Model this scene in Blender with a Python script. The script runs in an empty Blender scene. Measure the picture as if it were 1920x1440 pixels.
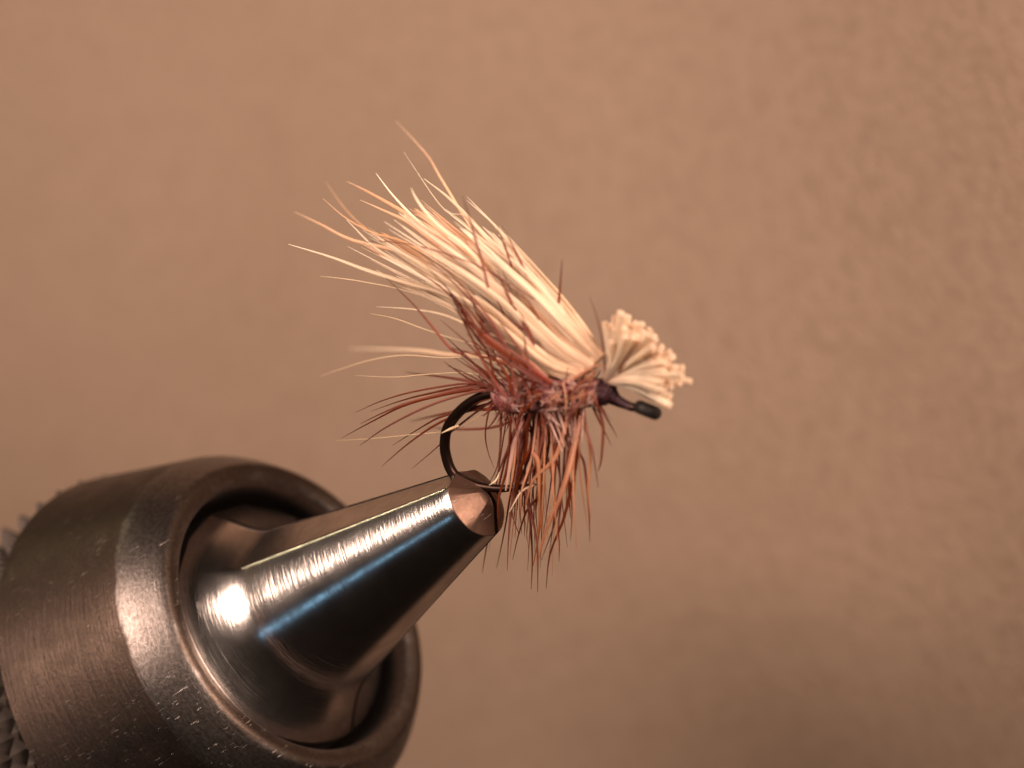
import bpy, bmesh, math, random
import numpy as np
from mathutils import Vector, Matrix
random.seed(7)
C = bpy.context.scene.collection
sc = bpy.context.scene
R = math.radians

# ------------------------------------------------------------------ camera, light, exposure (1 unit = 1 mm)
D = 150.0                                    # camera stands 150 mm in front of the hook
cam_d = bpy.data.cameras.new('camera')
cam = bpy.data.objects.new('camera', cam_d)
C.objects.link(cam)
cam.location = (0, -D, 0)
cam.rotation_euler = (R(90), 0, 0)
cam_d.sensor_width = 320.0
cam_d.lens = 1000.0
cam_d.clip_start = 1.0
cam_d.clip_end = 5000.0
cam_d.dof.use_dof = True
cam_d.dof.focus_distance = D + 0.8
cam_d.dof.aperture_fstop = 0.27
sc.camera = cam

w = bpy.data.worlds.new('World')
sc.world = w
w.use_nodes = True
w.node_tree.nodes['Background'].inputs[0].default_value = (1.0, 0.62, 0.42, 1)
w.node_tree.nodes['Background'].inputs[1].default_value = 0.006

def area_lamp(name, loc, target, sx, sy, power, col):
    l = bpy.data.lights.new(name, 'AREA')
    l.shape = 'RECTANGLE'
    l.size, l.size_y = sx, sy
    l.energy = power
    l.color = col
    o = bpy.data.objects.new(name, l)
    C.objects.link(o)
    o.location = loc
    o.rotation_euler = (Vector(target) - Vector(loc)).to_track_quat('-Z', 'Y').to_euler()
    return o
area_lamp('desk_lamp_light', (-222, -196, 112), (0, 15, 0), 150, 150, 1.50e6, (1.0, 0.79, 0.66))
area_lamp('fill_light', (205, -300, 130), (0, 10, 0), 170, 170, 3.2e6, (1.0, 0.80, 0.66))  # added fill from the front right, brightens the wing, head hair and jaw ends
area_lamp('second_lamp_light', (-150, 52, 120), (0, 0, 0), 14, 14, 0.022e6, (1.0, 0.88, 0.55))
area_lamp('window_light', (-288, -222, -172), (-8, 4, -9), 30, 30, 0.02e6, (0.30, 0.66, 1.0))

sc.view_settings.view_transform = 'Standard'
sc.view_settings.look = 'None'
sc.view_settings.exposure = 0.0
sc.view_settings.gamma = 1.0

# ------------------------------------------------------------------ frames of the place
def P(px, py, y):
    k = (1 + y / D) / 40.0
    return Vector(((px - 960) * k, y, (720 - py) * k))
TIP = P(924, 922, 0.0)                       # middle of the jaw tips
LIP = P(541, 1159, 9.3)                      # middle of the collar's mouth
AX = (TIP - LIP).normalized()                # axis of the vise, towards the tips
LEN = (TIP - LIP).length
MX = Vector((AX.z, 0, -AX.x)).normalized()   # across the axis, down to the right
NX = AX.cross(MX).normalized()               # across the axis, away: normal of the jaw split
CAM = Vector((0, -D, 0))
def H(px, py, off=0.0):
    """point of the hook's plane (the jaw split), off mm behind it"""
    d = P(px, py, 0.0) - CAM
    t = (NX.dot(TIP - CAM) + off) / NX.dot(d)
    return CAM + d * t
VF = Matrix((MX, NX, AX)).transposed().to_4x4()
VF.translation = LIP

# ------------------------------------------------------------------ materials
def mat(name):
    m = bpy.data.materials.new(name)
    m.use_nodes = True
    nt = m.node_tree
    return m, nt, nt.nodes['Principled BSDF']
def nd(nt, typ, **kw):
    n = nt.nodes.new(typ)
    for k, v in kw.items():
        if k in n.inputs.keys():
            n.inputs[k].default_value = v
        else:
            setattr(n, k, v)
    return n
def ramp(nt, fac, stops):
    r = nt.nodes.new('ShaderNodeValToRGB')
    while len(r.color_ramp.elements) < len(stops):
        r.color_ramp.elements.new(0.5)
    for e, (p, c) in zip(r.color_ramp.elements, stops):
        e.position = p
        e.color = c if len(c) == 4 else (*c, 1)
    nt.links.new(fac, r.inputs[0])
    return r
def mapping(nt, scale, rot=(0, 0, 0), coord='Object'):
    tc = nt.nodes.new('ShaderNodeTexCoord')
    mp = nt.nodes.new('ShaderNodeMapping')
    mp.inputs['Scale'].default_value = scale
    mp.inputs['Rotation'].default_value = rot
    nt.links.new(tc.outputs[coord], mp.inputs['Vector'])
    return mp.outputs[0]
def mixc(nt, fac, a, b, blend='MIX'):
    m = nt.nodes.new('ShaderNodeMix')
    m.data_type = 'RGBA'
    m.blend_type = blend
    for sock, v in ((m.inputs[0], fac), (m.inputs[6], a), (m.inputs[7], b)):
        if hasattr(v, 'links'):
            nt.links.new(v, sock)
        elif isinstance(v, (int, float)):
            sock.default_value = v
        else:
            sock.default_value = (*v, 1) if len(v) == 3 else v
    return m.outputs[2]
def math_n(nt, op, a, b=0.0):
    m = nt.nodes.new('ShaderNodeMath')
    m.operation = op
    for i, v in enumerate((a, b)):
        if hasattr(v, 'links'):
            nt.links.new(v, m.inputs[i])
        else:
            m.inputs[i].default_value = v
    return m.outputs[0]

def steel(name, base, rough, brush, lines, scratch=0.0, worn=None, grain=0.0):
    """turned steel: fine lines round the axis; worn = (z0, z1, colour, roughness): a handled, brighter band"""
    m, nt, b = mat(name)
    L = nt.links
    b.inputs['Metallic'].default_value = 1.0
    n1 = nd(nt, 'ShaderNodeTexNoise', Scale=1.0, Detail=3.0)
    L.new(mapping(nt, (0.45, 0.45, lines)), n1.inputs['Vector'])
    n2 = nd(nt, 'ShaderNodeTexNoise', Scale=0.7, Detail=7.0, Roughness=0.65)
    L.new(mapping(nt, (1, 1, 1)), n2.inputs['Vector'])
    col = ramp(nt, n2.outputs['Fac'], [(0.3, tuple(c * 0.68 for c in base)), (0.66, base)]).outputs[0]
    rr = ramp(nt, n2.outputs['Fac'], [(0.3, (rough * 1.15,) * 3), (0.7, (rough * 0.85,) * 3)]).outputs[0]
    if worn:
        tc = nt.nodes.new('ShaderNodeTexCoord')
        sp = nt.nodes.new('ShaderNodeSeparateXYZ')
        L.new(tc.outputs['Object'], sp.inputs[0])
        z = math_n(nt, 'ADD', sp.outputs[2], math_n(nt, 'MULTIPLY', math_n(nt, 'SUBTRACT', n2.outputs['Fac'], 0.5), 0.5))
        f = math_n(nt, 'MULTIPLY', ramp(nt, math_n(nt, 'ADD', math_n(nt, 'MULTIPLY', z, 0.25), 0.5), [(worn[0] * 0.25 + 0.46, (0, 0, 0)), (worn[0] * 0.25 + 0.50, (1, 1, 1))]).outputs[0],
                   ramp(nt, math_n(nt, 'ADD', math_n(nt, 'MULTIPLY', z, 0.25), 0.5), [(worn[1] * 0.25 + 0.49, (1, 1, 1)), (worn[1] * 0.25 + 0.53, (0, 0, 0))]).outputs[0])
        col = mixc(nt, f, col, worn[2])
        rr = mixc(nt, f, rr, (worn[3],) * 3)
    L.new(rr, b.inputs['Roughness'])
    h = n1.outputs['Fac']
    if grain:
        n4 = nd(nt, 'ShaderNodeTexNoise', Scale=5.0, Detail=6.0, Roughness=0.7)
        L.new(mapping(nt, (1, 1, 1.4)), n4.inputs['Vector'])
        h = math_n(nt, 'ADD', h, math_n(nt, 'MULTIPLY', n4.outputs['Fac'], grain))
        col = mixc(nt, math_n(nt, 'MULTIPLY', ramp(nt, n4.outputs['Fac'], [(0.42, (1, 1, 1)), (0.60, (0, 0, 0))]).outputs[0], 0.5), col, tuple(c * 0.45 for c in base))
    if scratch:
        tot = None
        for rot, sx, sy in (((0, 0, 0.4), 0.9, 11.0), ((1.2, 0.2, 0.3), 1.1, 10.0), ((0.3, 1.1, 1.0), 0.8, 13.0), ((0.6, 0.6, 2.2), 1.3, 9.0), ((2.1, 0.3, 1.4), 0.7, 12.0)):
            v = nd(nt, 'ShaderNodeTexNoise', Scale=1.0, Detail=1.0)
            L.new(mapping(nt, (sy, sx, sx * 1.5), rot), v.inputs['Vector'])
            r = ramp(nt, v.outputs['Fac'], [(0.74, (0, 0, 0)), (0.80, (1, 1, 1))]).outputs[0]
            tot = r if tot is None else math_n(nt, 'MAXIMUM', tot, r)
        h = math_n(nt, 'SUBTRACT', h, math_n(nt, 'MULTIPLY', tot, scratch))
        col = mixc(nt, math_n(nt, 'MULTIPLY', tot, 0.35), col, (0.35, 0.30, 0.27))
    L.new(col, b.inputs['Base Color'])
    bp = nd(nt, 'ShaderNodeBump', Strength=brush, Distance=0.02)
    L.new(h, bp.inputs['Height'])
    L.new(bp.outputs[0], b.inputs['Normal'])
    return m
JAW = steel('polished_jaw_steel', (0.66, 0.58, 0.54), 0.22, 0.62, 14.0)
GROUND = steel('ground_jaw_end_steel', (0.17, 0.095, 0.068), 0.55, 0.8, 5.0, 0.6)
COL = steel('worn_collar_steel', (0.088, 0.060, 0.047), 0.46, 0.8, 5.0, 0.7, worn=(-1.35, 0.55, (0.185, 0.152, 0.138), 0.37), grain=0.9)
KNU = steel('knurled_steel', (0.055, 0.042, 0.036), 0.42, 0.2, 4.0)
KNU.node_tree.nodes['Principled BSDF'].inputs['Metallic'].default_value = 0.25
KNU.node_tree.nodes['Principled BSDF'].inputs['Specular Tint'].default_value = (0.25, 0.20, 0.17, 1)
WIRE, nt, b = mat('bronzed_hook_wire')
b.inputs['Metallic'].default_value = 0.85
b.inputs['Roughness'].default_value = 0.36
b.inputs['Base Color'].default_value = (0.030, 0.014, 0.010, 1)

LACQUER, nt, b = mat('black_lacquered_eye')
b.inputs['Roughness'].default_value = 0.5
b.inputs['Specular IOR Level'].default_value = 0.22
b.inputs['Base Color'].default_value = (0.018, 0.013, 0.011, 1)
def fibre(name, stops, rough, var, transl, spec=0.4):
    m, nt, b = mat(name)
    L = nt.links
    at = nt.nodes.new('ShaderNodeAttribute')
    at.attribute_name = 'along'
    col = ramp(nt, at.outputs['Fac'], stops).outputs[0]
    oi = nt.nodes.new('ShaderNodeAttribute')
    oi.attribute_name = 'tint'
    hs = nt.nodes.new('ShaderNodeHueSaturation')
    v = math_n(nt, 'ADD', math_n(nt, 'MULTIPLY', oi.outputs['Fac'], 2 * var), 1.0 - var)
    L.new(v, hs.inputs['Value'])
    s = math_n(nt, 'SUBTRACT', 1.0 + var * 0.6, math_n(nt, 'MULTIPLY', oi.outputs['Fac'], 1.2 * var))
    L.new(s, hs.inputs['Saturation'])
    L.new(col, hs.inputs['Color'])
    L.new(hs.outputs[0], b.inputs['Base Color'])
    b.inputs['Roughness'].default_value = rough
    b.inputs['Specular IOR Level'].default_value = spec
    tr = nt.nodes.new('ShaderNodeBsdfTranslucent')
    L.new(hs.outputs[0], tr.inputs['Color'])
    mx = nt.nodes.new('ShaderNodeMixShader')
    mx.inputs[0].default_value = transl
    L.new(b.outputs[0], mx.inputs[1])
    L.new(tr.outputs[0], mx.inputs[2])
    L.new(mx.outputs[0], nt.nodes['Material Output'].inputs['Surface'])
    return m
CREAM = fibre('pale_elk_hair', [(0.0, (0.86, 0.60, 0.41)), (0.5, (0.88, 0.67, 0.48)), (0.85, (0.90, 0.74, 0.57)), (1.0, (0.93, 0.81, 0.66))], 0.42, 0.15, 0.40, 0.45)
TAN = fibre('tan_tipped_hair', [(0.0, (0.90, 0.63, 0.43)), (0.5, (0.84, 0.52, 0.31)), (0.8, (0.78, 0.48, 0.30)), (1.0, (0.76, 0.52, 0.36))], 0.5, 0.14, 0.35, 0.3)
BUTT = fibre('clipped_hair_butts', [(0.0, (0.92, 0.70, 0.54)), (0.4, (0.96, 0.80, 0.62)), (0.95, (0.96, 0.80, 0.62)), (1.0, (0.86, 0.66, 0.50))], 0.6, 0.06, 0.5, 0.2)
BARB = fibre('brown_hackle', [(0.0, (0.30, 0.075, 0.055)), (0.45, (0.30, 0.080, 0.045)), (0.8, (0.17, 0.038, 0.020)), (1.0, (0.035, 0.011, 0.008))], 0.35, 0.26, 0.45, 0.4)
GINGER = fibre('ginger_hackle', [(0.0, (0.62, 0.29, 0.20)), (0.5, (0.64, 0.31, 0.17)), (1.0, (0.36, 0.12, 0.05))], 0.38, 0.22, 0.45, 0.4)
PALE = fibre('pale_translucent_dubbing', [(0.0, (0.55, 0.27, 0.23)), (0.5, (0.72, 0.46, 0.38)), (1.0, (0.72, 0.46, 0.36))], 0.35, 0.25, 0.45, 0.5)
WISP = fibre('fine_blond_fibre', [(0.0, (0.72, 0.50, 0.32)), (1.0, (0.86, 0.66, 0.44))], 0.35, 0.12, 0.3)

BODY, nt, b = mat('maroon_dubbed_body')
n = nd(nt, 'ShaderNodeTexNoise', Scale=2.2, Detail=8.0, Roughness=0.7)
nt.links.new(mapping(nt, (1, 1, 1)), n.inputs['Vector'])
nt.links.new(ramp(nt, n.outputs['Fac'], [(0.38, (0.12, 0.020, 0.022)), (0.50, (0.25, 0.066, 0.060)), (0.62, (0.48, 0.27, 0.24))]).outputs[0], b.inputs['Base Color'])
b.inputs['Roughness'].default_value = 0.55
bp = nd(nt, 'ShaderNodeBump', Strength=0.8, Distance=0.12)
nt.links.new(n.outputs['Fac'], bp.inputs['Height'])
nt.links.new(bp.outputs[0], b.inputs['Normal'])

THREAD, nt, b = mat('maroon_tying_thread')
wv = nd(nt, 'ShaderNodeTexWave', Scale=2.2, Distortion=2.0)
nt.links.new(mapping(nt, (1, 0.2, 0.2)), wv.inputs['Vector'])
nt.links.new(ramp(nt, wv.outputs['Fac'], [(0.0, (0.028, 0.007, 0.010)), (1.0, (0.065, 0.016, 0.022))]).outputs[0], b.inputs['Base Color'])
b.inputs['Roughness'].default_value = 0.6
bp = nd(nt, 'ShaderNodeBump', Strength=0.6, Distance=0.05)
nt.links.new(wv.outputs['Fac'], bp.inputs['Height'])
nt.links.new(bp.outputs[0], b.inputs['Normal'])

CARD, nt, b = mat('tan_card')
n1 = nd(nt, 'ShaderNodeTexNoise', Scale=1.1, Detail=9.0, Roughness=0.66)
nt.links.new(mapping(nt, (1, 1, 1)), n1.inputs['Vector'])
n2 = nd(nt, 'ShaderNodeTexNoise', Scale=0.03, Detail=3.0)
nt.links.new(mapping(nt, (1, 1, 1)), n2.inputs['Vector'])
c1 = ramp(nt, n1.outputs['Fac'], [(0.36, (0.254, 0.168, 0.118)), (0.5, (0.296, 0.197, 0.140)), (0.66, (0.313, 0.211, 0.151))]).outputs[0]
c2 = ramp(nt, n2.outputs['Fac'], [(0.35, (0.96, 0.95, 0.93)), (0.65, (1, 1, 1))]).outputs[0]
nt.links.new(mixc(nt, 1.0, c1, c2, 'MULTIPLY'), b.inputs['Base Color'])
b.inputs['Roughness'].default_value = 0.9
b.inputs['Specular IOR Level'].default_value = 0.15
n3 = nd(nt, 'ShaderNodeTexNoise', Scale=2.0, Detail=6.0)
nt.links.new(mapping(nt, (1, 1, 1)), n3.inputs['Vector'])
bp = nd(nt, 'ShaderNodeBump', Strength=0.36, Distance=0.4)
nt.links.new(n3.outputs['Fac'], bp.inputs['Height'])
nt.links.new(bp.outputs[0], b.inputs['Normal'])

# ------------------------------------------------------------------ helpers
def link_mesh(name, verts, faces, m, parent=None, smooth=True, sharp=None, attrs=None):
    me = bpy.data.meshes.new(name)
    me.from_pydata([tuple(v) for v in verts], [], faces)
    me.materials.append(m)
    if smooth:
        me.polygons.foreach_set('use_smooth', [True] * len(me.polygons))
        if sharp is not None:
            me.set_sharp_from_angle(angle=R(sharp))
    for k, vals in (attrs or {}).items():
        a = me.attributes.new(k, 'FLOAT', 'POINT')
        a.data.foreach_set('value', vals)
    me.update()
    o = bpy.data.objects.new(name, me)
    C.objects.link(o)
    if parent:
        o.parent = parent
        o.matrix_parent_inverse = Matrix()
    return o
def thing(name, label, cat, loc):
    o = bpy.data.objects.new(name, None)
    o.empty_display_size = 1.0
    C.objects.link(o)
    o.location = loc
    o['label'] = label
    o['category'] = cat
    return o
def spline(pts, n):
    """Catmull-Rom through pts, n+1 samples"""
    p = [Vector(q) for q in pts]
    if len(p) == 2:
        return [p[0].lerp(p[1], i / n) for i in range(n + 1)]
    p = [p[0] * 2 - p[1]] + p + [p[-1] * 2 - p[-2]]
    out = []
    segs = len(p) - 3
    for i in range(n + 1):
        u = i / n * segs
        k = min(int(u), segs - 1)
        t = u - k
        a, b_, c, d = p[k:k + 4]
        out.append(0.5 * ((2 * b_) + (c - a) * t + (2 * a - 5 * b_ + 4 * c - d) * t * t + (3 * b_ - a - 3 * c + d) * t ** 3))
    return out
class MB:
    def __init__(s):
        s.v, s.f, s.al, s.ti = [], [], [], []
    def tube(s, pts, rad, n=6, cap=True, tint=None, org=None):
        tint = random.random() if tint is None else tint
        b0 = len(s.v)
        m = len(pts)
        ref = Vector((0.31, 0.87, 0.39))
        for i, p in enumerate(pts):
            t = (pts[min(i + 1, m - 1)] - pts[max(i - 1, 0)]).normalized()
            a = t.cross(ref)
            a.normalize()
            c = t.cross(a)
            for k in range(n):
                th = 2 * math.pi * k / n
                s.v.append(p + (a * math.cos(th) + c * math.sin(th)) * rad[i])
                s.al.append(i / (m - 1))
                s.ti.append(tint)
        for i in range(m - 1):
            for k in range(n):
                s.f.append((b0 + i * n + k, b0 + i * n + (k + 1) % n, b0 + (i + 1) * n + (k + 1) % n, b0 + (i + 1) * n + k))
        if cap:
            s.f.append(tuple(b0 + k for k in range(n))[::-1])
            s.f.append(tuple(b0 + (m - 1) * n + k for k in range(n)))
        return s
    def build(s, name, m, parent=None, sharp=40):
        org = parent.matrix_world.translation if False else ORG
        return link_mesh(name, [v - org for v in s.v], s.f, m, parent, True, sharp, {'along': s.al, 'tint': s.ti})
ORG = Vector((0, 0, 0))

# ------------------------------------------------------------------ backdrop
def card_y(x, z):
    """a sheet of card leaning at an angle, its lower part curling back"""
    g, n = 0.0, 24
    for i in range(n):
        zz = z * (i + 0.5) / n
        t = min(1, max(0, (14 - zz) / 44))
        g -= (0.06 + 0.56 * t * t * (3 - 2 * t)) * z / n  # curl made up so the card shades darker towards its bottom
    f, n = 0.0, 40                                       # and its upper right corner curling forward
    if x > 3:
        for i in range(n):
            xx = 3 + (x - 3) * (i + 0.5) / n
            a = min(1, max(0, (xx - 3) / 21))
            b_ = min(1, max(0, (xx - 27) / 8))
            f -= (0.42 * a * a * (3 - 2 * a) * (1 - b_) - 0.8 * b_) * (x - 3) / n
    c = min(1, max(0, (z + 6) / 30))
    return 58 - 1.0 * x + g + f * c * c * (3 - 2 * c)
v, f = [], []
NXg, NZg = 150, 80
for j in range(NZg + 1):
    for i in range(NXg + 1):
        x = -420 + 490 * (i / NXg) ** 0.6
        z = -170 + 590 * j / NZg
        v.append((x, card_y(x, z) + 0.7 * math.sin(x * 0.045 + z * 0.02), z))
for j in range(NZg):
    for i in range(NXg):
        a = j * (NXg + 1) + i
        f.append((a, a + 1, a + NXg + 2, a + NXg + 1))
bd = link_mesh('backdrop', v, f, CARD)
bd['kind'] = 'structure'
bd['label'] = 'plain tan card standing out of focus behind the vise'

# ------------------------------------------------------------------ vise
vise = thing('fly_tying_vise', 'steel fly tying vise with pointed jaws and a scratched knurled collar', 'vise', LIP)
vise.matrix_world = VF
S1 = LEN / 602.0
def sR(s, r):
    """(axial, radius) in photo pixels at the axis -> mm"""
    y = 9.3 * (1 - s / 602.0)
    return s * S1, r * (1 + y / D) / 40.0
def revolve(profile, seg):
    vv, ff = [], []
    for (s, r) in profile:
        for k in range(seg):
            th = 2 * math.pi * k / seg
            vv.append((r * math.cos(th), r * math.sin(th), s))
    for i in range(len(profile) - 1):
        for k in range(seg):
            ff.append((i * seg + k, i * seg + (k + 1) % seg, (i + 1) * seg + (k + 1) % seg, (i + 1) * seg + k))
    return vv, ff
prof = []
for i in range(9):                                        # back of the smooth sleeve to its shoulder
    t = i / 8
    prof.append((-330 + 270 * t, 425 - 66 * t))
for i in range(1, 9):                                     # convex worn bevel
    t = i / 8
    prof.append((-60 + 80 * t, 359 - 46 * t ** 1.25))
prof += [(24, 309), (26.5, 305), (28, 300), (28.5, 296), (27.5, 290), (26.5, 288), (26, 282), (22, 274), (17, 269.5), (10, 267), (-30, 265), (-100, 264), (-190, 256), (-250, 250), (-252, 120)]
collar = link_mesh('collar', *revolve([sR(*q) for q in prof], 160), COL, vise, True, 35)

# knurled grip behind the sleeve: rows of small pyramids cut into it
def knurl():
    vv, ff = [], []
    nT, rows, pitch = 42, 7, 62.0
    s0, r0 = sR(-330, 425)
    # scalloped rim + rows of diamonds
    k = (1 + 14.7 / D) / 40.0
    base_r, top_r = 402 * k, 434 * k
    st = pitch * S1
    da = 2 * math.pi / nT
    for r in range(rows):
        for i in range(nT):
            a0 = (i + 0.5 * (r % 2)) * da
            s = s0 - 0.1 - (r + 0.35) * st * 0.5
            b0 = len(vv)
            for (aa, ss, rr) in ((a0 - da / 2, s, base_r), (a0, s - st / 2, base_r), (a0 + da / 2, s, base_r), (a0, s + st / 2, base_r), (a0, s, top_r)):
                vv.append((rr * math.cos(aa), rr * math.sin(aa), ss))
            for e in range(4):
                ff.append((b0 + e, b0 + (e + 1) % 4, b0 + 4)[::-1])
    # the core under the teeth
    b0 = len(vv)
    cv, cf = revolve([(s0 + 0.3, base_r * 0.6), (s0 + 0.2, base_r - 0.05), (s0 - rows * st * 0.5 - 1, base_r - 0.05), (s0 - rows * st * 0.5 - 1, base_r * 0.4), (s0 - 40, base_r * 0.4)], 116)
    vv += cv
    ff += [tuple(b0 + q for q in face) for face in cf]
    return vv, ff
kn = link_mesh('knurled_grip', *knurl(), KNU, collar, False)

def jaw(sign):
    # (s, r, facet) along the jaw; facet 0 = round, 1 = fully milled flat beside the split
    pr = [(-240, 244, 0), (-60, 244, 0), (-40, 243.5, 0), (-20, 241, 0)]
    for i in range(1, 13):                                # concave sweep from barrel to taper
        t = i / 12
        s = -20 + 120 * t
        r = 241 - 62 * math.sin(t * math.pi / 2) - 9.8 * t
        pr.append((s, r, min(1, max(0, (t - 0.25) / 0.5))))
    for i in range(1, 15):
        t = i / 14
        pr.append((100 + 440 * t, 169.2 - 95.2 * t, 1))
    pr += [(556, 70.5, 1), (557.5, 69.5, 1), (572, 50, 0.8), (588, 28, 0.5), (590, 24, 0.4), (592, 16, 0), (593, 8, 0)]
    g = 0.15
    ph0 = 42
    phis = []
    vv, ff = [], []
    rings = []
    for (s, r, fa) in pr:
        S, Rm = sR(s, r)
        ring = []
        c0 = Vector((-Rm * 0.93, 0))
        c1 = Vector((-Rm * math.cos(R(ph0)), Rm * math.sin(R(ph0))))
        us = (0, 0.03, 0.5, 0.94, 0.985)
        top = []
        for u in us:
            ph = R(ph0 * u)
            arc = Vector((-Rm * math.cos(ph), Rm * math.sin(ph)))
            top.append(arc.lerp(c0.lerp(c1, u), fa))
        mid = [Vector((-Rm * math.cos(R(p)), Rm * math.sin(R(p)))) for p in np.linspace(ph0 + 1, 180 - ph0 - 1, 33)]
        pts = top + mid + [Vector((Rm * math.cos(R(p)), Rm * math.sin(R(p)))) for p in (42, 34, 26, 18, 10, 4, 0)]
        gg = min(g, Rm * 0.5)
        cut = min(1.0, max(0.0, (s - 558) / 14.0))        # the ground end is cut in flats
        for q in pts:
            ph = math.degrees(math.atan2(q.y, -q.x)) + 4
            q = q.lerp(q * (math.cos(R(31)) / math.cos(R(ph % 62 - 31))), cut)
            yy = max(q.y, gg)
            ring.append((q.x, sign * yy, S))
        rings.append(len(vv))
        vv += ring
    n = len(ring)
    for i in range(len(pr) - 1):
        a, b_ = rings[i], rings[i + 1]
        for k in range(n):                                # the closing quad is the split face
            q = (a + k, a + (k + 1) % n, b_ + (k + 1) % n, b_ + k)
            ff.append(q if sign < 0 else q[::-1])
    e = tuple(rings[-1] + k for k in range(n))
    ff.append(e if sign < 0 else e[::-1])
    e = tuple(rings[0] + k for k in range(n))
    ff.append(e[::-1] if sign < 0 else e)
    o = link_mesh('jaw', vv, ff, JAW, vise, True, 24)
    o.data.materials.append(GROUND)
    first = rings[len(pr) - 7]
    for p in o.data.polygons:
        if min(p.vertices) >= first:
            p.material_index = 1
    return o
jaw(-1)
jaw(1)

# ------------------------------------------------------------------ fly
fly = thing('fishing_fly', 'caddis fishing fly of pale hair and brown hackle held in the vise jaws', 'fishing fly', (0, 0, 0))
px = 1 / 40.0
# hook
m = MB()
path = [H(1196, 766), H(1165, 757), H(1130, 746), H(1050, 738), H(975, 734), H(930, 737), H(900, 745), H(872, 762), H(849, 786), H(837, 809), H(834, 837),
        H(838, 861), H(846, 882), H(860, 898), H(882, 907), H(907, 913), H(935, 916), H(962, 915), H(985, 911.5), H(1008, 907.5)]
pp = spline(path, 110)
rad = []
for i in range(111):
    t = i / 110
    r = 0.25
    if t < 0.28:
        r = 0.19 + 0.06 * t / 0.28
    if t > 0.74:
        r = max(0.012, 0.25 * (1 - ((t - 0.74) / 0.26)) ** 0.55)
    rad.append(r)
m.tube(pp, rad, 14)
hook = m.build('hook', WIRE, fly)
# eye: a small ring of the same wire
m = MB()
ec = H(1214, 769)
e2 = (ec - CAM).normalized()                             # the ring is seen on its edge
e1 = Vector((0.93, 0.0, -0.37))
e1 = (e1 - e2 * e1.dot(e2)).normalized()
e2 = (e2 * 0.97 + e1.cross(e2) * 0.0).normalized()
ring = [ec + e1 * (math.cos(a) * 0.36) + e2 * (math.sin(a) * 0.40) for a in np.linspace(0, 2 * math.pi, 33)]
m.tube(ring, [0.31] * 33, 14, False)
m.build('hook_eye', LACQUER, hook)

# body
bodyp = spline([H(926, 741), H(950, 742), H(1000, 735), H(1050, 735), H(1095, 735), H(1130, 735)], 60)
vv, ff = [], []
nseg = 28
for i, p in enumerate(bodyp):
    t = i / 60
    rr = 0.30 + 0.62 * math.sin(min(1, t * 3.0) * math.pi / 2) * (1 - 0.50 * max(0, t - 0.35) / 0.65)
    rr *= 1 + 0.025 * math.sin(t * 62)
    tn = (bodyp[min(i + 1, 60)] - bodyp[max(i - 1, 0)]).normalized()
    a = tn.cross(Vector((0, 0, 1))).normalized()
    c = a.cross(tn)
    for k in range(nseg):
        th = 2 * math.pi * k / nseg
        q = rr * (1 + 0.05 * math.sin(3 * th + t * 40) + random.uniform(-.05, .05))
        vv.append(p + a * math.cos(th) * q + c * math.sin(th) * q)
for i in range(60):
    for k in range(nseg):
        ff.append((i * nseg + k, i * nseg + (k + 1) % nseg, (i + 1) * nseg + (k + 1) % nseg, (i + 1) * nseg + k))
ff.append(tuple(range(nseg)))
ff.append(tuple(60 * nseg + k for k in range(nseg))[::-1])
body = link_mesh('body', vv, ff, BODY, fly)
# fuzz of dubbing round the body
m = MB()
for i in range(260):
    t = random.random()
    p = bodyp[int(t * 59)]
    d = Vector((random.uniform(-1, 1), random.uniform(-1, 1), random.uniform(-1, 0.6))).normalized()
    l = random.uniform(0.5, 1.5)
    q = p + d * 0.55
    side = Vector((random.uniform(-1, 1), random.uniform(-1, 1), random.uniform(-1, 1))) * 0.5
    (m if i % 2 else MB()).tube(spline([q, q + d * l * 0.5 + side * 0.3, q + d * l * 0.7 + side], 6), [0.035, 0.035, .03, .03, .025, .02, .01], 4)
fz = m.build('dubbing_fuzz', BARB, body)
fz['kind'] = 'stuff'

# thread head
tp = spline([H(1112, 733), H(1122, 734), H(1134, 736), H(1146, 741), H(1156, 748), H(1172, 758), H(1186, 764)], 48)
trd = np.interp(np.linspace(0, 1, 49), [0, .12, .3, .45, .55, .7, 1], [.30, .46, .60, .56, .34, .21, .20])
m = MB()
m.tube(tp, [r * (1 + 0.05 * math.sin(i * 2.1)) for i, r in enumerate(trd)], 22)
m.build('thread_head', THREAD, fly)

# --- wing of pale hair
def hair(name, pts, width, mt, parent, off0=0.0, off1=None, n=14, sides=6, tipw=0.15, taper=0.55, wob=0.0, grow=1.0):
    """a hair through photo points in the hook plane, off0..off1 mm behind it"""
    off1 = off0 if off1 is None else off1
    k = len(pts)
    P3 = [H(q[0], q[1], off0 + (off1 - off0) * (i / (k - 1))) for i, q in enumerate(pts)]
    s = spline(P3, n)
    if wob:
        a1, a2 = random.uniform(0, 6), random.uniform(0, 6)
        for i, q in enumerate(s):
            t = i / n
            s[i] = q + MX * wob * t * math.sin(a1 + 5 * t) * 0.5 + NX * wob * t * math.sin(a2 + 4 * t) * 0.5
    rad = []
    for i in range(n + 1):
        t = i / n
        r = width / 2 * px
        if t > taper:
            u = (t - taper) / (1 - taper)
            r *= 1 - (1 - tipw) * u ** 1.3
        if grow != 1.0:
            r *= grow + (1 - grow) * min(1, t * 4)
        rad.append(r)
    return s, rad, sides
def hair_obj(name, pts, width, mt, parent, *a, tint=None, **kw):
    s, rad, sides = hair(name, pts, width, mt, parent, *a, **kw)
    m = MB()
    m.tube(s, rad, sides, True, tint)
    return m.build(name, mt, parent)
def lerp2(a, b_, t):
    return (a[0] + (b_[0] - a[0]) * t, a[1] + (b_[1] - a[1]) * t)
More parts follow.
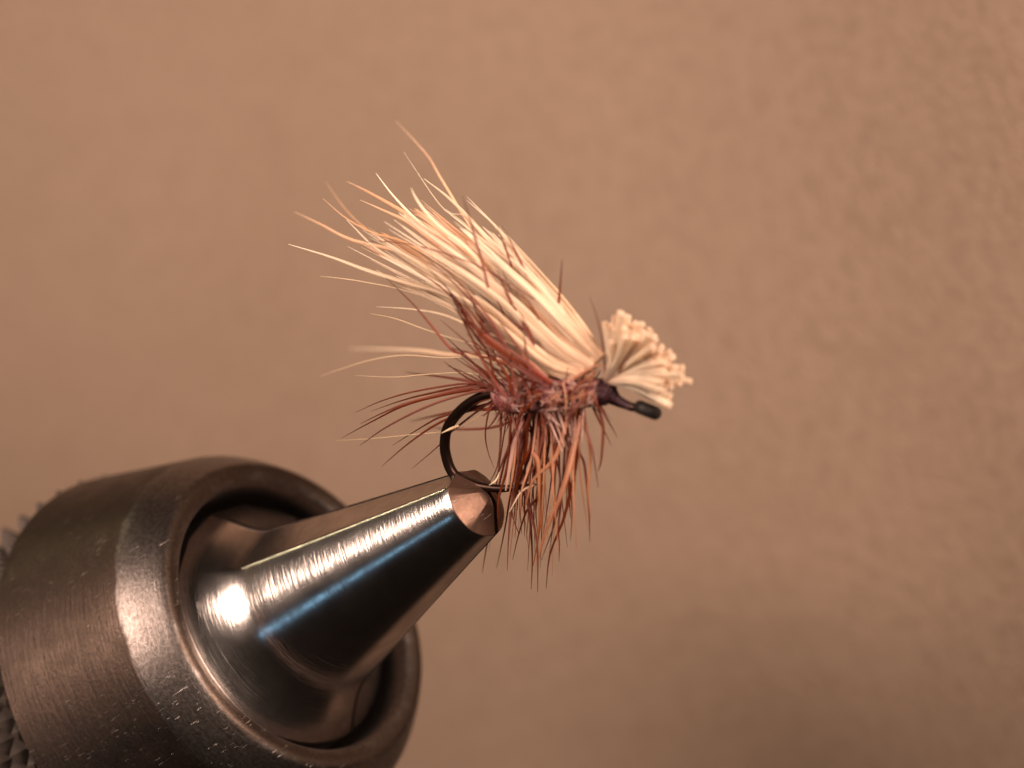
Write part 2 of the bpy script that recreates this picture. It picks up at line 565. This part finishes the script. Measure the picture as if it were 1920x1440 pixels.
def poly(pts, t):
    ls = [math.dist(pts[i], pts[i + 1]) for i in range(len(pts) - 1)]
    d = t * sum(ls)
    for i, l in enumerate(ls):
        if d <= l or i == len(ls) - 1:
            return lerp2(pts[i], pts[i + 1], d / l)
        d -= l
UP = [(1130, 668), (1090, 612), (1035, 545), (975, 482), (930, 432), (890, 395), (845, 352)]
LO = [(1085, 712), (1030, 706), (975, 676), (925, 630), (870, 590), (800, 556), (720, 518), (650, 482)]
def fan_hair(u, ln, spread):
    """u 0 = upper edge of the wing, 1 = lower edge; ln = length share"""
    pts = []
    for t in (0.0, 0.18, 0.4, 0.62, 0.82, 1.0):
        a, b_ = poly(UP, min(1, t * ln)), poly(LO, min(1, t * ln))
        q = lerp2(a, b_, u + spread * t)
        if t == 1.0:
            a2, b2 = poly(UP, min(1, 0.85 * ln)), poly(LO, min(1, 0.85 * ln))
            d = lerp2(a2, b2, u + spread * 0.9)
            q = (q[0] + (q[0] - d[0]) * 0.25, q[1] + (q[1] - d[1]) * 0.25)
        pts.append(q)
    return pts
core = MB()
for i in range(190):                                     # the packed mass
    u = random.uniform(0.03, 0.97)
    s, rad, sd = hair('x', fan_hair(u, random.uniform(0.40, 0.80), random.uniform(-0.08, 0.10)), random.uniform(8, 13), None, None,
                      random.uniform(0.0, 0.8), random.uniform(-0.4, 2.2), n=12, wob=0.25, taper=0.30)
    core.tube(s, rad, 6)
wing = core.build('wing', CREAM, fly)
wing['kind'] = 'stuff'
for k in range(22):                                      # locks whose hairs draw together towards their tips
    uc = (k + random.uniform(0.1, 0.9)) / 22
    lc = random.uniform(0.84, 1.12) + 0.08 * math.sin(uc * math.pi) if uc > 0.22 else random.uniform(0.68, 0.88)
    tan = random.random() < 0.35 and 0.25 < uc < 0.85
    oc = random.uniform(0.8, 4.0) if tan or uc < 0.15 else random.uniform(-1.0, 0.6)
    sc_ = random.uniform(-0.08, 0.10)
    bend = random.uniform(-5, 5)
    for q in range(random.randint(6, 9)):
        du = random.uniform(-0.05, 0.05)
        pts = fan_hair(uc + du, lc * random.uniform(0.66, 1.08), sc_ - du * random.uniform(0.4, 1.0))
        pts[-1] = (pts[-1][0] + random.uniform(-5, 5), pts[-1][1] + bend + random.uniform(-4, 4))
        hair_obj('wing_hair', pts, random.uniform(6.5, 11), TAN if tan else CREAM, wing, -0.5 * random.random(), oc + random.uniform(-.3, .3),
                 n=16, wob=0.14, taper=0.38, tipw=0.07)
# hairs that stand out on their own
for pts, wd, mt, o0, o1 in [
    ([(1060, 690), (930, 640), (850, 560), (760, 530), (690, 508), (620, 482), (541, 458)], 10, CREAM, -.3, -.6),
    ([(1060, 690), (940, 610), (830, 535), (745, 490), (700, 462), (650, 412)], 8, CREAM, -.2, -.5),
    ([(1060, 690), (920, 580), (840, 505), (760, 455), (700, 437), (650, 410), (605, 372)], 6, TAN, 0.5, 3),
    ([(1080, 680), (960, 570), (885, 475), (830, 430), (800, 400), (780, 372), (771, 353)], 8, CREAM, -.3, -.8),
    ([(1100, 670), (1000, 560), (940, 480), (885, 415), (840, 370), (795, 335)], 9, CREAM, .5, 5),
    ([(1100, 670), (1000, 570), (900, 450), (830, 340), (800, 290), (742, 226)], 5, TAN, 2, 11),
    ([(1080, 680), (930, 540), (850, 460), (790, 420), (740, 370), (705, 325)], 7, CREAM, .5, 3.5),
    ([(1080, 680), (930, 540), (830, 450), (760, 400), (690, 360), (650, 340)], 9, TAN, .8, 5),
    ([(1080, 680), (900, 560), (770, 480), (660, 450), (600, 420), (552, 397)], 7, TAN, 1, 5),
    ([(1060, 690), (920, 590), (800, 510), (700, 440), (650, 395), (610, 340)], 4, TAN, 2, 8),
    ([(1060, 690), (930, 560), (830, 470), (770, 420), (720, 395), (675, 375)], 8, TAN, .4, 2),
    ([(1100, 670), (1000, 560), (900, 445), (870, 405), (830, 390), (757, 285)], 4, CREAM, 1, 6),
    ([(1095, 672), (990, 545), (950, 480), (925, 445), (905, 425)], 8, CREAM, .6, 2.5),
    ([(1110, 668), (1020, 545), (960, 470), (935, 440)], 7, CREAM, .8, 2.5),
    ([(1060, 695), (950, 640), (880, 610), (830, 590), (775, 580), (706, 575)], 5, CREAM, -.5, -1),
    ([(1040, 700), (900, 650), (840, 632), (790, 615), (740, 597), (695, 588)], 3, WISP, -.3, -.4),
    ([(1040, 700), (900, 668), (840, 665), (790, 658), (730, 655), (655, 654)], 9, CREAM, 1.5, 13),
    ([(1000, 705), (900, 672), (830, 671), (760, 666), (700, 674), (645, 690), (600, 705)], 3, WISP, 1.0, 3.5),
    ([(1000, 720), (880, 700), (800, 702), (740, 707), (665, 704)], 2.2, WISP, .2, .3),
    ([(900, 780), (850, 806), (770, 815), (700, 822), (630, 826)], 1.8, WISP, .2, .3),
    ([(940, 620), (860, 580), (760, 545), (690, 530), (640, 522), (600, 518)], 3, WISP, .6, 1.2),
    ([(1000, 560), (900, 500), (800, 465), (745, 455), (700, 452), (680, 458)], 2.2, BARB, -.6, -1),
]:
    hair_obj('wing_hair', pts, wd, mt, wing, o0, o1, n=22, sides=8, tipw=0.12, taper=0.5)

# --- clipped butts of the hair at the head
core = MB()
hb = (1148, 704)
ANG = [(97, 100), (82, 122), (74, 116), (66, 108), (60, 112), (50, 112), (42, 110), (30, 108), (16, 122), (6, 135), (-4, 148), (-13, 112), (-20, 116), (-27, 124)]
def butt_len(a):
    xs = sorted(ANG)
    return float(np.interp(a, [q[0] for q in xs], [q[1] for q in xs]))
def butt(a, ln, off1, wd, target, tint=None):
    r0 = random.uniform(-6, 6)
    b0 = (hb[0] - 10 + random.uniform(-4, 4) + 6 * math.cos(R(a)), hb[1] + 8 + r0)
    c1 = (hb[0] + ln * 0.45 * math.cos(R(a)), hb[1] - ln * 0.45 * math.sin(R(a)))
    c2 = (hb[0] + ln * math.cos(R(a)) + random.uniform(-2, 2), hb[1] - ln * math.sin(R(a)) + random.uniform(-2, 2))
    s, rad, sd = hair('x', [b0, c1, c2], wd, None, None, 0.0, off1, n=9, tipw=0.94, taper=0.8, grow=0.75)
    target.tube(s, rad, 8, True, tint)
for i in range(150):
    a = -30 + 124 * (i + random.random()) / 150
    butt(a, butt_len(a) * random.uniform(0.66, 0.93), random.uniform(-0.9, 2.6), random.uniform(10.5, 13.5), core)
for i in range(70):
    a = -24 + 114 * (i + random.random()) / 70
    butt(a, butt_len(a) * random.uniform(0.55, 0.85), random.uniform(-1.1, -0.4), random.uniform(10.5, 13), core)
head = core.build('hair_head', BUTT, fly, 50)
head['kind'] = 'stuff'
for a, ln in ANG:
    m = MB()
    butt(a, ln, random.uniform(-0.8, 0.5), random.uniform(12.5, 15), m)
    m.build('butt_hair', BUTT, head, 50)
for i in range(38):
    a = -22 + 112 * (i + random.random()) / 38
    m = MB()
    butt(a, butt_len(a) * random.uniform(0.68, 1.02), random.uniform(-1.8, -0.2), random.uniform(9, 11.5), m)
    m.build('butt_hair', BUTT, head, 50)

# --- hackle
core = MB()
def barb_pts(mb, pts, wd, o0, o1, wob=0.0, tint=None):
    s, rad, sd = hair('x', pts, wd, None, None, o0, o1, n=12, tipw=0.12, taper=0.35, wob=wob)
    mb.tube(s, rad, 5, True, tint)
for i in range(80):                                      # short dense fibres round the body and under the wing
    bx = random.uniform(940, 1115)
    by = 738 + random.uniform(-12, 18)
    up = random.random() < 0.62
    if up:
        l = random.uniform(60, 190)
        a = R(random.uniform(118, 150))
        tx, ty = bx + l * math.cos(a) * 1.05, by - l * math.sin(a) * 0.75
        lim = 690
    else:
        l = random.uniform(50, 110)
        a = R(random.uniform(235, 300))
        tx, ty = bx + l * math.cos(a), by - l * math.sin(a)
    o = random.uniform(-1.2, 0.6)
    if up and bx > 1040:
        continue
    barb_pts(core, [(bx, by), ((bx + tx) / 2 + random.uniform(-6, 6), (by + ty) / 2 + random.uniform(-6, 6)), (tx, ty)], random.uniform(3.5, 6), o * 0.3, o, 0.1)
hackle = core.build('hackle', BARB, fly)
hackle['kind'] = 'stuff'
traced = [
    # swept back
    ([(935, 735), (885, 719), (787, 732), (720, 750), (667, 773)], 4, 0), ([(935, 735), (880, 724), (800, 739), (750, 752), (696, 771)], 4, .3),
    ([(940, 735), (900, 724), (778, 751), (720, 773), (675, 795)], 5, -.2), ([(940, 738), (900, 730), (825, 742), (759, 760), (700, 789), (641, 821)], 5, -.3),
    ([(940, 738), (904, 732), (816, 756), (731, 797), (675, 835)], 5.5, -.5), ([(945, 745), (919, 756), (834, 779), (797, 797), (736, 835)], 5, .4),
    ([(945, 748), (909, 760), (829, 790), (769, 829), (716, 874)], 5, .3), ([(945, 748), (922, 752), (847, 809), (821, 837), (772, 879)], 4, .5),
    ([(940, 735), (890, 717), (840, 708), (760, 698)], 8, 5), ([(956, 766), (862, 771), (769, 790)], 7, 6), ([(1000, 770), (930, 800), (850, 805), (800, 800)], 6, 7),
    ([(940, 735), (890, 722), (800, 746), (735, 768)], 5, .1),
    # hanging down
    ([(1118, 752), (1126, 780), (1131, 805), (1127, 863), (1121, 884)], 6, -.5), ([(1085, 768), (1093, 795), (1107, 830), (1113, 858), (1122, 915)], 5.5, -.5),
    ([(1075, 770), (1085, 843), (1096, 873), (1104, 955), (1106, 1016)], 5.5, -.3), ([(1080, 775), (1082, 855), (1067, 933), (1055, 978), (1031, 1040), (1024, 1103)], 6, -.6),
    ([(1060, 780), (1058, 860), (1052, 940), (1047, 989), (1049, 1022), (1048, 1053)], 4.5, 0), ([(970, 770), (966, 830), (982, 900), (993, 967), (998, 1044), (996, 1105)], 6, -.4),
    ([(1000, 770), (972, 840), (984, 911), (1000, 978), (1008, 1033), (1008, 1110)], 6.5, -.5), ([(1040, 775), (1020, 880), (1009, 931), (989, 955), (973, 1000), (961, 1050)], 5, -.2),
    ([(1000, 770), (976, 850), (960, 942), (954, 1000), (951, 1070)], 5, -.5), ([(990, 770), (965, 880), (947, 989), (931, 1066)], 4, 1.5),
    ([(975, 770), (945, 870), (924, 967), (911, 1033), (904, 1075)], 4, 1.8), ([(960, 900), (960, 962), (972, 998), (974, 1003)], 3, 0), ([(1066, 860), (1067, 929), (1070, 973)], 4, .3),
    ([(930, 750), (917, 770), (910, 813), (915, 847), (927, 879)], 3, 0), ([(942, 750), (940, 763), (939, 813), (933, 872), (915, 910)], 4.5, -.3), ([(940, 745), (948, 768), (957, 805)], 5, -.4),
    ([(985, 755), (977, 768), (960, 822), (940, 872), (925, 905)], 6, -.5), ([(985, 755), (970, 800), (962, 845), (955, 920)], 5, -.3), ([(998, 765), (990, 800), (985, 850), (960, 930)], 6, -.6),
    ([(1020, 770), (1000, 830), (975, 880), (965, 940), (955, 965)], 6, -.7), ([(1025, 770), (1022, 810), (1005, 870), (985, 900), (977, 960)], 6, -.7),
    ([(1010, 765), (1022, 840), (1035, 890), (1040, 950), (1030, 1040)], 5.5, -.4), ([(1060, 780), (1045, 830), (1040, 900), (1038, 960)], 5.5, -.4),
    ([(1015, 770), (1040, 850), (1050, 900), (1040, 950)], 5, -.2), ([(1075, 790), (1065, 860), (1058, 900), (1040, 980), (1015, 1050)], 5, -.3),
    # standing up through the wing
    ([(955, 745), (940, 732), (900, 700), (863, 669)], 6, -.8), ([(950, 745), (932, 722), (901, 667), (877, 619), (844, 552)], 7, -.9), ([(1000, 710), (963, 686), (899, 667), (846, 652)], 7, -.9),
    ([(870, 664), (846, 655), (810, 612), (777, 573), (724, 521)], 5.5, -1), ([(1035, 720), (987, 679), (916, 633), (872, 595), (844, 549)], 8, -.9), ([(1035, 720), (990, 690), (930, 650), (880, 605), (855, 560), (800, 500)], 7, -1),
    ([(1030, 725), (960, 680), (900, 625), (860, 590)], 8, -.9), ([(1020, 715), (950, 665), (905, 640), (880, 590), (830, 530)], 6, -1), ([(995, 695), (990, 679), (985, 648), (980, 624)], 5, -1.1),
    ([(1000, 640), (992, 619), (973, 583)], 5, -1.2), ([(915, 540), (906, 500), (891, 447), (880, 408), (867, 367)], 5, -1), ([(990, 520), (971, 481), (961, 460), (940, 424)], 5, .3), ([(960, 500), (948, 466), (932, 425)], 4.5, .3),
    ([(1044, 600), (1047, 572), (1050, 541), (1054, 487)], 5.5, .3), ([(1135, 700), (1132, 670), (1129, 639), (1118, 591), (1105, 555)], 3, -.2), ([(1160, 698), (1168, 684), (1185, 653)], 5, -1.5),
    ([(960, 570), (949, 546), (932, 507)], 6, -1.1), ([(955, 660), (920, 600), (870, 540), (820, 490)], 5, -1), ([(940, 640), (880, 560), (790, 475)], 4.5, -.9), ([(900, 620), (840, 550), (770, 500)], 4.5, -1),
    ([(1010, 600), (990, 565), (960, 540)], 4, -1.1), ([(935, 735), (925, 700), (915, 665), (895, 630)], 5, -.9), ([(960, 740), (955, 715), (935, 680), (905, 650)], 7, -.9), ([(965, 740), (962, 700), (955, 680), (962, 660)], 5, -.9),
]
for i in range(20):
    bx, by = random.uniform(905, 1010), random.uniform(600, 690)
    l = random.uniform(60, 130)
    a = R(random.uniform(112, 142))
    ex, ey = bx + l * math.cos(a), by - l * math.sin(a)
    traced.append(([(bx, by), ((bx + ex) / 2 + random.uniform(-6, 6), (by + ey) / 2 + random.uniform(-5, 5)), (ex, ey)], random.uniform(3, 5), random.uniform(-1.0, -0.4)))
for pts, wd, o in traced:
    up = pts[-1][1] < 690
    o2 = o - 0.7 if up and o < -0.7 else o
    hair_obj('hackle_barb', pts, wd, BARB, hackle, o2 * (0.85 if up else 0.4), o2, n=16, sides=6, tipw=0.14, taper=0.45)
for i in range(26):                                       # long thin golden barbs in the skirt
    bx = random.uniform(950, 1105)
    tx = bx + random.uniform(-40, 22)
    ty = random.uniform(960, 1085)
    o = random.uniform(-1.6, 2.4)
    hair_obj('hackle_barb', [(bx, 762), ((bx + tx) / 2 + random.uniform(-8, 8), 762 + (ty - 762) * 0.5), (tx, ty)], random.uniform(2.6, 4.2), random.choice((GINGER, GINGER, BARB)), hackle, o * 0.3, o, n=12, tipw=0.15, taper=0.35)
for i in range(18):                                       # more of the hanging skirt, at both sides
    bx = random.uniform(955, 1095)
    tx = bx + random.uniform(-45, 15)
    ty = random.uniform(880, 1050)
    mt = GINGER if random.random() < 0.7 else BARB
    o = random.uniform(-1.5, 2.0)
    hair_obj('hackle_barb', [(bx, 765), ((bx + tx) / 2 + random.uniform(-7, 7), 765 + (ty - 765) * 0.45), (tx + random.uniform(-5, 5), 765 + (ty - 765) * 0.75), (tx, ty)], random.uniform(3.5, 6), mt, hackle, o * 0.3, o, n=14, tipw=0.15, taper=0.4)
for pts, wd, mt, o in [
    ([(1003, 752), (1043, 728), (1085, 703), (1122, 684), (1134, 690)], 6, GINGER, -1.0), ([(990, 762), (1027, 755), (1068, 733), (1110, 705), (1120, 690)], 6.5, GINGER, -1.0),
    ([(1010, 770), (1035, 768), (1077, 763), (1107, 755), (1118, 742)], 6, PALE, -.9), ([(1098, 690), (1100, 705), (1096, 722)], 6, GINGER, -.9), ([(1108, 688), (1110, 704), (1106, 724)], 6, GINGER, -.9),
    ([(1090, 780), (1073, 847), (1056, 915), (1022, 1000), (1010, 1050)], 9, GINGER, -1.0), ([(1088, 790), (1075, 850), (1060, 905), (1030, 985)], 7, GINGER, -1.1), ([(980, 790), (965, 830), (955, 880), (948, 920)], 8, PALE, -1.0),
    ([(1000, 850), (1010, 870), (1012, 940), (1015, 1000)], 8, GINGER, -1.0), ([(1010, 800), (1008, 870), (1012, 930), (1010, 1000), (1000, 1060)], 6, GINGER, -.8), ([(1020, 905), (980, 920), (955, 960)], 3, WISP, -1),
    ([(937, 885), (930, 900), (917, 910)], 2.5, WISP, -1.2), ([(860, 798), (845, 804), (828, 812)], 5, WISP, -.5), ([(1070, 770), (1060, 800), (1040, 860), (1000, 900), (985, 950)], 8, GINGER, -.9),
]:
    hair_obj('hackle_barb', pts, wd, mt, hackle, o * 0.5, o, n=16, tipw=0.25, taper=0.5)
for i in range(34):                                       # short barbs lying over the near side of the body
    bx = random.uniform(945, 1112)
    by = random.uniform(708, 742)
    l = random.uniform(30, 75)
    a = R(random.choice((random.uniform(195, 300), random.uniform(120, 165))))
    if a < 3.1 and bx > 1050:
        a = R(random.uniform(200, 260))
    tx, ty = bx + l * math.cos(a), by - l * math.sin(a)
    hair_obj('hackle_barb', [(bx, by), ((bx + tx) / 2 + random.uniform(-5, 5), (by + ty) / 2 - 3), (tx, ty)], random.uniform(3.5, 6), random.choice((BARB, BARB, GINGER)), hackle, -0.85, random.uniform(-1.5, -1.0), n=9, tipw=0.25, taper=0.4)
# pale loose dubbing hanging below the body
m = MB()
for i in range(60):
    bx = random.uniform(1005, 1098)
    tx = 1073 + (bx - 1060) * 0.45 + random.uniform(-8, 8)
    ty = random.uniform(790, 850)
    o = random.uniform(-0.9, 0.9)
    s, rad, sd = hair('x', [(bx, 762), ((bx + tx) / 2, (762 + ty) / 2 + random.uniform(-4, 4)), (tx, ty)], random.uniform(2, 4), None, None, o * .5, o, n=7, tipw=0.3)
    m.tube(s, rad, 5)
for i in range(150):                                      # fine fibres felted round the body
    bx = random.uniform(938, 1112)
    by = 737 + random.uniform(-26, 24)
    a = random.uniform(0, 6.28)
    l = random.uniform(12, 34)
    s, rad, sd = hair('x', [(bx, by), (bx + l * 0.5 * math.cos(a) + random.uniform(-5, 5), by + l * 0.4 * math.sin(a) + random.uniform(-5, 5)), (bx + l * math.cos(a), by + l * 0.8 * math.sin(a))], random.uniform(1.3, 2.4), None, None, -.78, random.uniform(-1.15, -.85), n=7, tipw=0.4)
    m.tube(s, rad, 4)
dub = m.build('loose_dubbing', PALE, body)
dub['kind'] = 'stuff'
